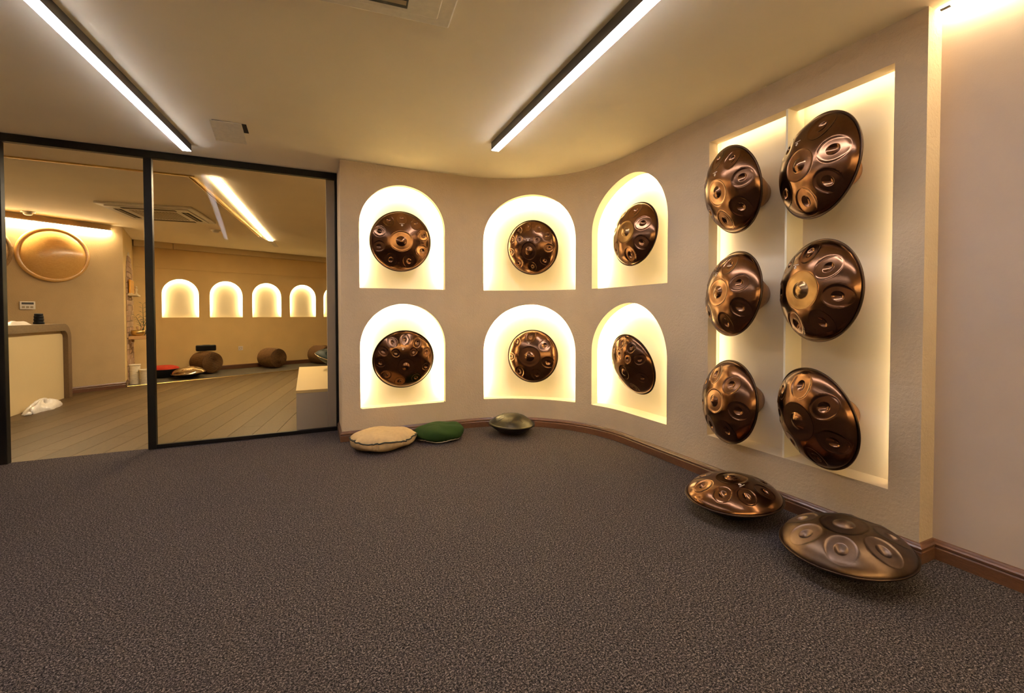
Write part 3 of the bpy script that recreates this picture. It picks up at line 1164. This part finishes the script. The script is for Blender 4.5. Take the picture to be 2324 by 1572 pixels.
# ------------------------------------------------------------------ room behind the glass
far_holes = []
FN0 = [(-0.984 + 0.7875 * i, -0.384 + 0.7875 * i) for i in range(5)]
FZ = (1.10, 1.853)
for s0, s1 in FN0:
    far_holes.append((s0, s1, [(FZ[0], lambda s, a=s0, b=s1: arch_top(s, a, b, FZ[1]))]))
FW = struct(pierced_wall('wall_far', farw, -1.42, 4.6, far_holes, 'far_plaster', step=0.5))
for s0, s1 in FN0:
    niche(farw, s0, s1, FZ[0], FZ[1], 0.02, 0.05, FW, 'led_backniche', 'niche_paint', 0.045)
struct(baseboard('baseboard_far', [farw(-1.42), farw(4.6)]))


def along_far(mbx, s0, s1, d0, d1, z0, z1):
    P = []
    for z in (z0, z1):
        for s, d in ((s0, d0), (s1, d0), (s1, d1), (s0, d1)):
            P.append((*farw(s, d), z))
    b_ = [mbx.pt(p) for p in P]
    for q_ in ((0, 3, 2, 1), (4, 5, 6, 7), (0, 1, 5, 4), (1, 2, 6, 5), (2, 3, 7, 6), (3, 0, 4, 7)):
        mbx.f.append([b_[i] for i in q_])


for i, (a_, b_) in enumerate(((-1.40, -0.815), (-0.805, 4.55))):
    mb = MB()
    along_far(mb, a_, b_, -0.10, -0.002, 2.425, CZ - 0.001)
    struct(mb.build('trim_%d' % (i + 2), 'white_paint'))
mb = MB()
along_far(mb, -1.40, 4.55, -0.014, -0.001, 2.045, 2.424)
struct(mb.build('trim_4', 'far_plaster'))

# reception wall, its brick-lined return and what closes the room out of sight
BA, BB = Vector((-3.082, 8.67)), Vector((-2.623, 8.985))
bd = (BB - BA).normalized()
bnn = Vector((bd.y, -bd.x))          # towards the camera
mb = MB()
p0 = BB - bd * 2.6
mb.prism([tuple(p0), tuple(BB), tuple(BB - bnn * 0.1), tuple(p0 - bnn * 0.1)][::-1], 0, CZ)
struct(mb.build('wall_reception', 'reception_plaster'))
struct(baseboard('baseboard_reception', [tuple(p0), tuple(BB)]))
RA, RB = Vector((-2.628, 8.992)), Vector(farw(-1.40, 0.0))
rd = (RB - RA).normalized()
rn = Vector((rd.y, -rd.x))           # faces +X
if rn.x < 0:
    rn = -rn
RL = (RB - RA).length
mb = MB()
mb.prism([tuple(RA), tuple(RB), tuple(RB - rn * 0.1), tuple(RA - rn * 0.1)], 0, CZ)
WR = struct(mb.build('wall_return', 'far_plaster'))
WR.name = 'wall_brick'


def on_ret(u, z, o):
    p = RA + rd * u + rn * o
    return Vector((p.x, p.y, z))


mb = MB()
au0, au1, ahw = 0.32, 1.22, 0.45
arch = [(au0, 0.02), (au1, 0.02)] + [(0.77 + ahw * math.cos(PI * i / 24), 1.68 + 0.55 * math.sin(PI * i / 24)) for i in range(25)]
mb.poly([on_ret(u, z, 0.004) for u, z in arch])
mb.build('mortar_bed', 'mortar', WR)
bh, bl = 0.092, 0.225
k = 0
for row in range(24):
    z0 = 0.03 + row * bh
    zc = z0 + bh / 2
    hw = ahw if zc < 1.68 else ahw * math.sqrt(max(0.0, 1 - ((zc + 0.03 - 1.68) / 0.55) ** 2))
    if hw < 0.08:
        continue
    u = 0.77 - hw - (0.0 if row % 2 else bl / 2)
    while u < 0.77 + hw:
        ua, ub = max(u + 0.005, 0.77 - hw), min(u + bl - 0.005, 0.77 + hw)
        if ub - ua > 0.03:
            mb = MB()
            P = []
            oo = 0.014 + 0.006 * random.random()
            for o_ in (0.004, oo):
                for uu, zz in ((ua, z0 + 0.005), (ub, z0 + 0.005), (ub, z0 + bh - 0.005), (ua, z0 + bh - 0.005)):
                    P.append(on_ret(uu, zz, o_))
            b_ = [mb.pt(p) for p in P]
            for q_ in ((0, 3, 2, 1), (4, 5, 6, 7), (0, 1, 5, 4), (1, 2, 6, 5), (2, 3, 7, 6), (3, 0, 4, 7)):
                mb.f.append([b_[i] for i in q_])
            mb.build('brick', 'brick_clay' if (k * 7) % 3 else 'brick_clay_pale', WR)
            k += 1
        u += bl
struct(baseboard('baseboard_return', [tuple(RA), tuple(RA + rd * 0.30)][::1]))
struct(MB().box((4.1, 4.86, 0), (4.2, 13.2, CZ)).build('wall_back_right', 'far_plaster'))
struct(MB().box((-4.9, 4.6, 0), (-4.8, 9.5, CZ)).build('wall_back_left', 'wall_smooth'))
struct(MB().box((-4.9, 4.70, 0), (ROOM_XL - 0.12, 4.80, CZ)).build('wall_back_front', 'wall_smooth'))

# light line above the reception wall
CB = struct(empty('trim_5', (0, 0, 0)))
mb = MB()
c0, c1 = BA + bd * -1.7, BA + bd * 0.40
for o0, o1, z0, z1, nm, mt in ((0.012, 0.050, 2.440, 2.446, 'cove_strip', 'led_cove_back'), (0.004, 0.060, 2.447, 2.462, 'channel', 'white_plastic')):
    mb = MB()
    mb.prism([tuple(c0 + bnn * o0), tuple(c1 + bnn * o0), tuple(c1 + bnn * o1), tuple(c0 + bnn * o1)], z0, z1)
    mb.build(nm, mt, CB)

# wall dishes


def wall_dish(s, z, R, depth, mat, label):
    p = BA + bd * s
    M = Matrix.Translation((p.x + bnn.x * 0.012, p.y + bnn.y * 0.012, z)) @ frame_from_normal(Vector((bnn.x, bnn.y, 0.0)))
    root = tag(empty('round_dish', M=M), label, 'wall decoration', 'round wall dishes')
    MB().lathe([(R * 0.88 * x, depth * (1 - x ** 2.4) + 0.035) for x in (0.01, 0.08, 0.15, 0.3, 0.45, 0.6, 0.72, 0.82, 0.9, 0.96, 1.0)], 72).build('bowl', mat, root, True)
    MB().lathe([(R * 0.88, 0.035), (R * 0.90, 0.042), (R * 0.97, 0.036), (R, 0.024), (R, 0.010), (R * 0.95, 0.0)], 72).build('rim', mat, root, True)
    return root


wall_dish(-0.235, 2.008, 0.387, 0.10, 'dish_wood', 'large round lacquered wooden dish on the reception wall')
wall_dish(-1.003, 2.005, 0.375, 0.12, 'woven_dish', 'round woven dish on the reception wall, cut off by the door post')

# thermostat
p = BA + bd * -0.502 + bnn * 0.0
M = Matrix.Translation((p.x, p.y, 1.285)) @ frame_from_normal(Vector((bnn.x, bnn.y, 0)))
th = tag(empty('thermostat', M=M), 'small white thermostat with dark display on the reception wall', 'thermostat')
MB().box((-0.075, -0.055, 0.001), (0.075, 0.055, 0.018)).build('case', 'white_plastic', th, bevel=0.004)
MB().box((-0.058, 0.012, 0.0182), (0.058, 0.040, 0.0205)).build('display', 'screen_grey', th)
for kx in range(3):
    MB().box((-0.055 + kx * 0.04, -0.038, 0.0182), (-0.027 + kx * 0.04, -0.012, 0.0212)).build('button', 'grille_tan', th)

# reception desk: wooden waterfall band with a white front
dk = tag(empty('reception_desk', (-3.06, 8.28, 0)), 'white reception desk with rounded wooden waterfall top, behind the open glass doorway', 'desk')


def desk_band(th_in, x0, x1):
    out = []
    inn = []
    Rr = 0.20
    y1, y0, zt = 0.0, -2.2, 1.032
    tt = 0.095
    out.append((y0, zt))
    for i in range(13):
        a_ = PI / 2 - PI / 2 * i / 12
        out.append((y1 - Rr + Rr * math.cos(a_), zt - Rr + Rr * math.sin(a_)))
    out.append((y1, 0.0))
    inn.append((y0, zt - tt))
    ri = Rr - tt * 0.9
    for i in range(13):
        a_ = PI / 2 - PI / 2 * i / 12
        inn.append((y1 - Rr + (Rr - tt) * math.cos(a_), zt - Rr + (Rr - tt) * math.sin(a_)))
    inn.append((y1 - tt, 0.0))
    m_ = MB()
    for a_, b_, c_, d_ in zip(out[:-1], out[1:], inn[1:], inn[:-1]):
        m_.poly([(x1, *a_), (x1, *b_), (x1, *c_), (x1, *d_)])
        m_.poly([(x0, *a_), (x0, *d_), (x0, *c_), (x0, *b_)])
        m_.poly([(x0, *a_), (x0, *b_), (x1, *b_), (x1, *a_)])
        m_.poly([(x0, *d_), (x1, *d_), (x1, *c_), (x0, *c_)])
    return m_


desk_band(0, -0.42, 0.055).build('waterfall_top', 'desk_wood', dk, merge=True)
mb = MB()
front = [(-2.2, 0.0), (-0.096, 0.0)] + [(-0.20 + 0.104 * math.cos(a_), 0.832 + 0.104 * math.sin(a_)) for a_ in [PI / 2 * i / 10 for i in range(11)]] + [(-2.2, 0.936)]
mb.poly([(0.0, y, z) for y, z in front])
mb.poly([(-0.02, y, z) for y, z in front[::-1]])
for i in range(len(front)):
    a_, b_ = front[i], front[(i + 1) % len(front)]
    mb.poly([(0.0, *a_), (-0.02, *a_), (-0.02, *b_), (0.0, *b_)])
mb.build('front_panel', 'white_paint', dk)

# things on the desk
o = tag(empty('ribbed_canister', (-3.17, 7.86, 1.032)), 'small black ribbed canister on the reception desk', 'canister')
pr = [(0.0, 0.0), (0.052, 0.0), (0.054, 0.02), (0.044, 0.036), (0.048, 0.043), (0.049, 0.066), (0.043, 0.076), (0.046, 0.083), (0.046, 0.106), (0.040, 0.114)]
MB().lathe(pr, 32).build('body', 'black_plastic', o, True)
MB().lathe([(0.040, 0.114), (0.042, 0.117), (0.042, 0.132), (0.036, 0.138), (0.0, 0.138)], 32).build('lid', 'black_plastic', o, True)
o = tag(empty('paper_packet', (-3.15, 7.05, 1.0325)), 'flat pale packet lying on the reception desk', 'packet')
mb = MB()
rows = []
for i in range(17):
    row = []
    for j in range(25):
        x, y = -0.10 + 0.20 * i / 16, -0.36 + 0.72 * j / 24
        e_ = min(1, min(i, 16 - i) / 2.5, min(j, 24 - j) / 2.5)
        row.append((x, y, e_ * (0.035 + 0.012 * math.sin(9 * y + 4 * x) + 0.008 * math.sin(23 * y + 11 * x))))
    rows.append(row)
mb.grid(rows)
mb.build('wrapper', 'bag_film', o, True)
MB().box((-0.02, -0.05, 0.046), (0.05, 0.05, 0.050)).build('sticker', 'red_fabric', o)

# crumpled bag at the foot of the desk
o = tag(empty('plastic_bag', (-2.93, 7.33, 0)), 'crumpled clear plastic bag on the wooden floor at the desk foot', 'bag')
mb = MB()
rows = []
rg = np.random.default_rng(11)
ph = rg.uniform(0, 6.28, 12)
for j in range(13):
    la = PI / 2 * j / 12
    row = []
    for i in range(48):
        t = 2 * PI * i / 48
        w = 1 + 0.10 * math.sin(3 * t + ph[0]) + 0.07 * math.sin(7 * t + ph[1] + 3 * la) + 0.05 * math.sin(13 * t + ph[2] + 7 * la)
        row.append((0.10 * w * math.cos(la) * math.cos(t), 0.33 * w * math.cos(la) * math.sin(t),
                    max(0.001, 0.105 * math.sin(la) * (1 + 0.22 * math.sin(4 * t + ph[3]) + 0.12 * math.sin(9 * t + ph[4] + 5 * la)))))
    rows.append(row)
mb.grid(rows, True)
mb.build('film', 'bag_film', o, True)
MB().tube([(0.0, -0.34, 0.012), (0.03, -0.39, 0.02), (0.0, -0.43, 0.012)], [0.018, 0.026, 0.008], 8).build('knot', 'bag_film', o, True)

# shelf with bowls and plant, on the brick return
shp = on_ret(0.62, 0.80, 0.03)
sh = tag(empty('wooden_shelf', (shp.x, shp.y, shp.z)), 'thin wooden shelf on the brick column behind the glass', 'shelf')
M2 = Matrix(((rn.x, rd.x, 0, 0), (rn.y, rd.y, 0, 0), (0, 0, 1, 0), (0, 0, 0, 1)))
MB().box((-0.010, -0.30, -0.055), (0.24, 0.34, 0.0), M2).build('board', 'shelf_wood', sh, bevel=0.006)
MB().box((-0.010, -0.22, -0.12), (0.02, -0.19, -0.0555), M2).build('bracket', 'shelf_wood', sh)
MB().box((-0.010, 0.22, -0.12), (0.02, 0.25, -0.0555), M2).build('bracket', 'shelf_wood', sh)


def on_shelf(a_, b_):
    v = M2 @ Vector((a_, b_, 0))
    return (shp.x + v.x, shp.y + v.y, shp.z)


o = tag(empty('singing_bowl', on_shelf(0.105, -0.19)), 'brass singing bowl with a wooden striker on the shelf', 'bowl')
MB().lathe([(0.0, 0.0), (0.06, 0.0), (0.085, 0.02), (0.095, 0.06), (0.092, 0.095), (0.086, 0.095), (0.088, 0.06), (0.06, 0.02), (0.0, 0.015)], 32).build('bowl', 'brass', o, True)
MB().tube([(0.03, 0.0, 0.06), (0.06, 0.01, 0.17)], [0.012, 0.017], 10).build('striker', 'shelf_wood', o, True)
o = tag(empty('dark_bowl', on_shelf(0.115, 0.02)), 'dark low bowl beside the brass bowl on the shelf', 'bowl')
MB().lathe([(0.0, 0.0), (0.06, 0.0), (0.09, 0.03), (0.10, 0.08), (0.094, 0.08), (0.08, 0.03), (0.0, 0.012)], 32).build('bowl', 'soil_pot', o, True)
MB().tube([(-0.02, 0.0, 0.05), (-0.04, 0.01, 0.15)], [0.012, 0.016], 10).build('striker', 'shelf_wood', o, True)
o = tag(empty('potted_plant', on_shelf(0.13, 0.22)), 'small green plant in a dark pot on the wooden shelf', 'plant')
MB().lathe([(0.0, 0.0), (0.045, 0.0), (0.06, 0.08), (0.055, 0.08), (0.0, 0.07)], 24).build('pot', 'soil_pot', o, True)
stems = [((0.02, 0.0), 0.47, (0.0, -0.02)), ((0.0, 0.0), 0.26, (-0.06, -0.10)), ((0.01, -0.01), 0.27, (0.12, 0.0)), ((0.0, 0.0), 0.20, (0.02, 0.10))]
for (bx_, hh, tipd) in stems:
    pts = [(bx_[0] + tipd[0] * (t / 6) ** 1.5, bx_[1] + tipd[1] * (t / 6) ** 1.5, 0.07 + hh * t / 6) for t in range(7)]
    MB().tube(pts, [0.006 - 0.0006 * t for t in range(7)], 6).build('stem', 'leaf_green', o, True)
    for q_ in range(2, 7):
        bpv = Vector(pts[q_])
        for sd in (-1, 1):
            dr = Vector((sd * 0.8, 0.3 * sd, 0.45)).normalized()
            sdv = dr.cross(Vector((0, 0, 1))).normalized()
            Lf = 0.075
            mb = MB()
            mid = bpv + dr * Lf * 0.5 + Vector((0, 0, 0.008))
            mb.v = [tuple(bpv), tuple(mid + sdv * 0.022), tuple(bpv + dr * Lf), tuple(mid - sdv * 0.022), tuple(mid + Vector((0, 0, 0.006)))]
            mb.f = [[0, 1, 4], [1, 2, 4], [2, 3, 4], [3, 0, 4]]
            mb.build('leaf', 'leaf_green', o)

# amber ornament on a small ledge in the brick arch
lp = on_ret(0.62, 1.50, 0.03)
o = tag(empty('small_ledge', tuple(lp)), 'small white ledge high on the brick column behind the glass', 'shelf')
MB().box((-0.010, -0.28, -0.03), (0.11, 0.32, 0.0), M2).build('board', 'white_paint', o, bevel=0.004)
MB().box((-0.010, -0.02, -0.06), (0.02, 0.02, -0.0305), M2).build('bracket', 'white_paint', o)
o = tag(empty('amber_panel', (lp.x, lp.y, lp.z)), 'translucent amber panel standing on the white ledge', 'ornament')
MB().box((0.0, -0.24, 0.002), (0.025, 0.28, 0.24), M2).build('slab', 'amber', o, bevel=0.006)
MB().box((-0.004, -0.25, 0.0), (0.034, 0.29, 0.014), M2).build('foot', 'white_paint', o)
v = M2 @ Vector((0.075, 0.0, 0))
o = tag(empty('white_figurine', (lp.x + v.x, lp.y + v.y, lp.z)), 'tiny white figurine in front of the amber panel', 'figurine')
MB().lathe([(0.0, 0.0), (0.03, 0.0), (0.03, 0.01), (0.012, 0.03), (0.018, 0.06), (0.026, 0.085), (0.012, 0.105)], 20).build('body', 'white_paint', o, True)
MB().lathe([(0.0, 0.10), (0.014, 0.108), (0.019, 0.124), (0.013, 0.14), (0.0, 0.145)], 20).build('head', 'white_paint', o, True)

# white wicker baskets at the foot of the brick column


def basket(loc, R, H, label, lit=False):
    o_ = tag(empty('wicker_basket', loc), label, 'basket', 'white wicker baskets')
    n_ = int(H / 0.02)
    pr_ = []
    for i in range(n_ * 3 + 1):
        z = H * i / (n_ * 3)
        pr_.append((R * (0.93 + 0.07 * z / H) + 0.004 * math.sin(i * 2 * PI / 3), z))
    MB().lathe([(0.0, 0.004)] + pr_, 40).build('wall', 'basket_white', o_, True)
    ring = [(R * math.cos(t), R * math.sin(t), H) for t in [2 * PI * i / 40 for i in range(40)]]
    MB().tube(ring, 0.009, 8, True).build('rim', 'basket_white', o_, True)
    return o_


basket((-2.615, 9.38, 0), 0.075, 0.32, 'tall white wicker basket at the foot of the brick column')
b2 = basket((-2.44, 9.33, 0.0), 0.095, 0.235, 'low white wicker basket next to the taller one')
lamp = tag(empty('floor_uplight', (-2.62, 9.56, 0)), 'small glowing floor lamp behind the tall wicker basket', 'lamp')
MB().lathe([(0.0, 0.0), (0.05, 0.0), (0.05, 0.02), (0.03, 0.03)], 24).build('base', 'white_plastic', lamp, True)
MB().lathe([(0.03, 0.03), (0.045, 0.05), (0.05, 0.16), (0.04, 0.22), (0.0, 0.23)], 24).build('shade', 'candle_glow', lamp, True)

# woven barrel stools


def barrel(cx, cy, R, L, ang, label):
    M = Matrix.Translation((cx, cy, R + 0.006)) @ Matrix.Rotation(ang, 4, 'Z') @ Matrix.Rotation(PI / 2, 4, 'Y')
    root = tag(empty('barrel_stool', M=M), label, 'stool', 'woven barrel stools')
    prof_ = []
    n_ = 40
    for i in range(n_ + 1):
        u = -1 + 2 * i / n_
        rr_ = R * (0.90 + 0.10 * (1 - abs(u) ** 3.0)) + 0.005 * math.sin(i * PI / 1.5)
        prof_.append((rr_, u * L / 2 * 0.94))
    MB().lathe(prof_, 48).build('woven_side', 'rattan', root, True)
    for sg in (-1, 1):
        pe = []
        for i in range(37):
            x = 1 - i / 36
            pe.append((max(0.001, R * 0.90 * x), sg * (L / 2 * 0.94 + 0.03 * (1 - x ** 6) * 1.0 - 0.012 * (1 - x) + 0.011 * math.sin(i * PI / 2.0))))
        MB().lathe(pe, 48).build('spiral_end', 'rattan', root, True)
    return root


BANG = math.atan2(-0.767, 0.641)
b1 = barrel(-1.80, 10.46, 0.215, 0.44, BANG, 'woven barrel stool with a black speaker on top')
barrel(-0.69, 10.95, 0.215, 0.44, BANG, 'woven barrel stool alone in the middle of the far wall')
barrel(0.30, 11.36, 0.215, 0.46, BANG, 'woven barrel stool partly hidden by the grey wall edge')
o = tag(empty('speaker', M=Matrix.Translation((-1.80, 10.46, 0.445)) @ Matrix.Rotation(math.radians(15), 4, 'Z')), 'black portable speaker lying on a woven barrel stool', 'speaker')
MB().box((-0.165, -0.05, 0.0), (0.165, 0.05, 0.115)).build('cabinet', 'black_plastic', o, bevel=0.02)
MB().box((-0.15, -0.054, 0.015), (0.15, -0.0505, 0.10)).build('grille', 'black_frame', o)
MB().box((-0.06, -0.03, 0.1155), (0.06, 0.03, 0.119)).build('control_strip', 'black_frame', o)

# outlet on the far wall
op = farw(0.35, 0.0)
M = Matrix.Translation((op[0], op[1], 0.435)) @ frame_from_normal(Vector((-FN.x, -FN.y, 0)))
o = tag(empty('power_outlet', M=M), 'white wall outlet between two woven barrel stools', 'outlet')
MB().box((-0.045, -0.045, 0.001), (0.045, 0.045, 0.010)).build('plate', 'white_plastic', o, bevel=0.003)
MB().lathe([(0.026, 0.0102), (0.026, 0.014), (0.022, 0.014), (0.021, 0.0105)], 24).build('socket', 'grille_tan', o, True)

# silver handpan and red padded bag on the carpet strip
nS = Vector((-0.05, -0.06, 1)).normalized()
handpan(Matrix.Translation((-1.955, 9.80, 0.104)) @ frame_from_normal(nS), 0.265, ring_tones((200, 250, 300, 345, 30, 75, 120, 160), 0.64, 0.19),
        'shiny silver handpan with dark underside on the floor behind the glass', 'handpans behind the glass', ding_a=0.30,
        mats=('silver_pan', 'silver_pan', 'dark_rim', 'shell_dark'), seg=112, rings=44, bottom_depth=0.36)
o = tag(empty('padded_bag', (-2.40, 10.12, 0.004)), 'round red and black padded bag on the floor beside the mullion', 'bag')
MB().lathe([(0.0, 0.0), (0.17, 0.0), (0.205, 0.03), (0.23, 0.10), (0.235, 0.15)], 48).build('side', 'black_plastic', o, True)
MB().lathe([(0.235, 0.15), (0.23, 0.175), (0.20, 0.195), (0.14, 0.215), (0.07, 0.21), (0.0, 0.205)], 48).build('lid', 'red_fabric', o, True)
MB().tube([(0.235 * math.cos(t), 0.235 * math.sin(t), 0.152) for t in [2 * PI * i / 48 for i in range(48)]], 0.008, 6, True).build('zip', 'black_frame', o, True)

# white display bench and the teal pans on it
o = tag(empty('display_bench', (0.75, 5.95, 0)), 'low white display bench right behind the glass', 'bench')
MB().box((-0.85, -1.085, 0.0), (1.2, 1.09, 0.375)).build('body', 'grey_paint', o)
MB().box((-0.853, -1.088, 0.3755), (1.2, 1.09, 0.405)).build('top', 'white_paint', o, bevel=0.002)
nT = Vector((0.28, -0.12, 1)).normalized()
handpan(Matrix.Translation((0.345, 6.56, 0.56)) @ frame_from_normal(nT), 0.262, ring_tones((0, 60, 120, 180, 240, 300), 0.64, 0.2),
        'dark teal handpan on the white bench, its tip pointing left', 'teal handpans on the bench', mats=('teal_pan', 'teal_pan', 'silver_pan', 'teal_pan'),
        seg=112, rings=44)
nT2 = Vector((-0.75, -0.35, 0.55)).normalized()
handpan(Matrix.Translation((0.43, 5.86, 0.62)) @ frame_from_normal(nT2), 0.255, ring_tones((0, 60, 120, 180, 240, 300), 0.64, 0.2),
        'dark teal handpan at the front of the bench, a sliver showing beside the grey wall', 'teal handpans on the bench', mats=('teal_pan', 'teal_pan', 'silver_pan', 'teal_pan'),
        seg=112, rings=44)

# pale board seen through the fixed pane at the far left
o = tag(empty('pin_board', (-3.16, 5.35, 0)), 'pale standing board behind the glass at the left edge', 'board')
MB().box((-0.7, -0.015, 0.5), (0.7, 0.015, 1.9)).build('panel', 'poster_pale', o, bevel=0.004)
MB().box((-0.62, -0.02, 0.0), (-0.58, 0.02, 0.4995)).build('leg', 'black_frame', o)
MB().box((0.58, -0.02, 0.0), (0.62, 0.02, 0.4995)).build('leg', 'black_frame', o)
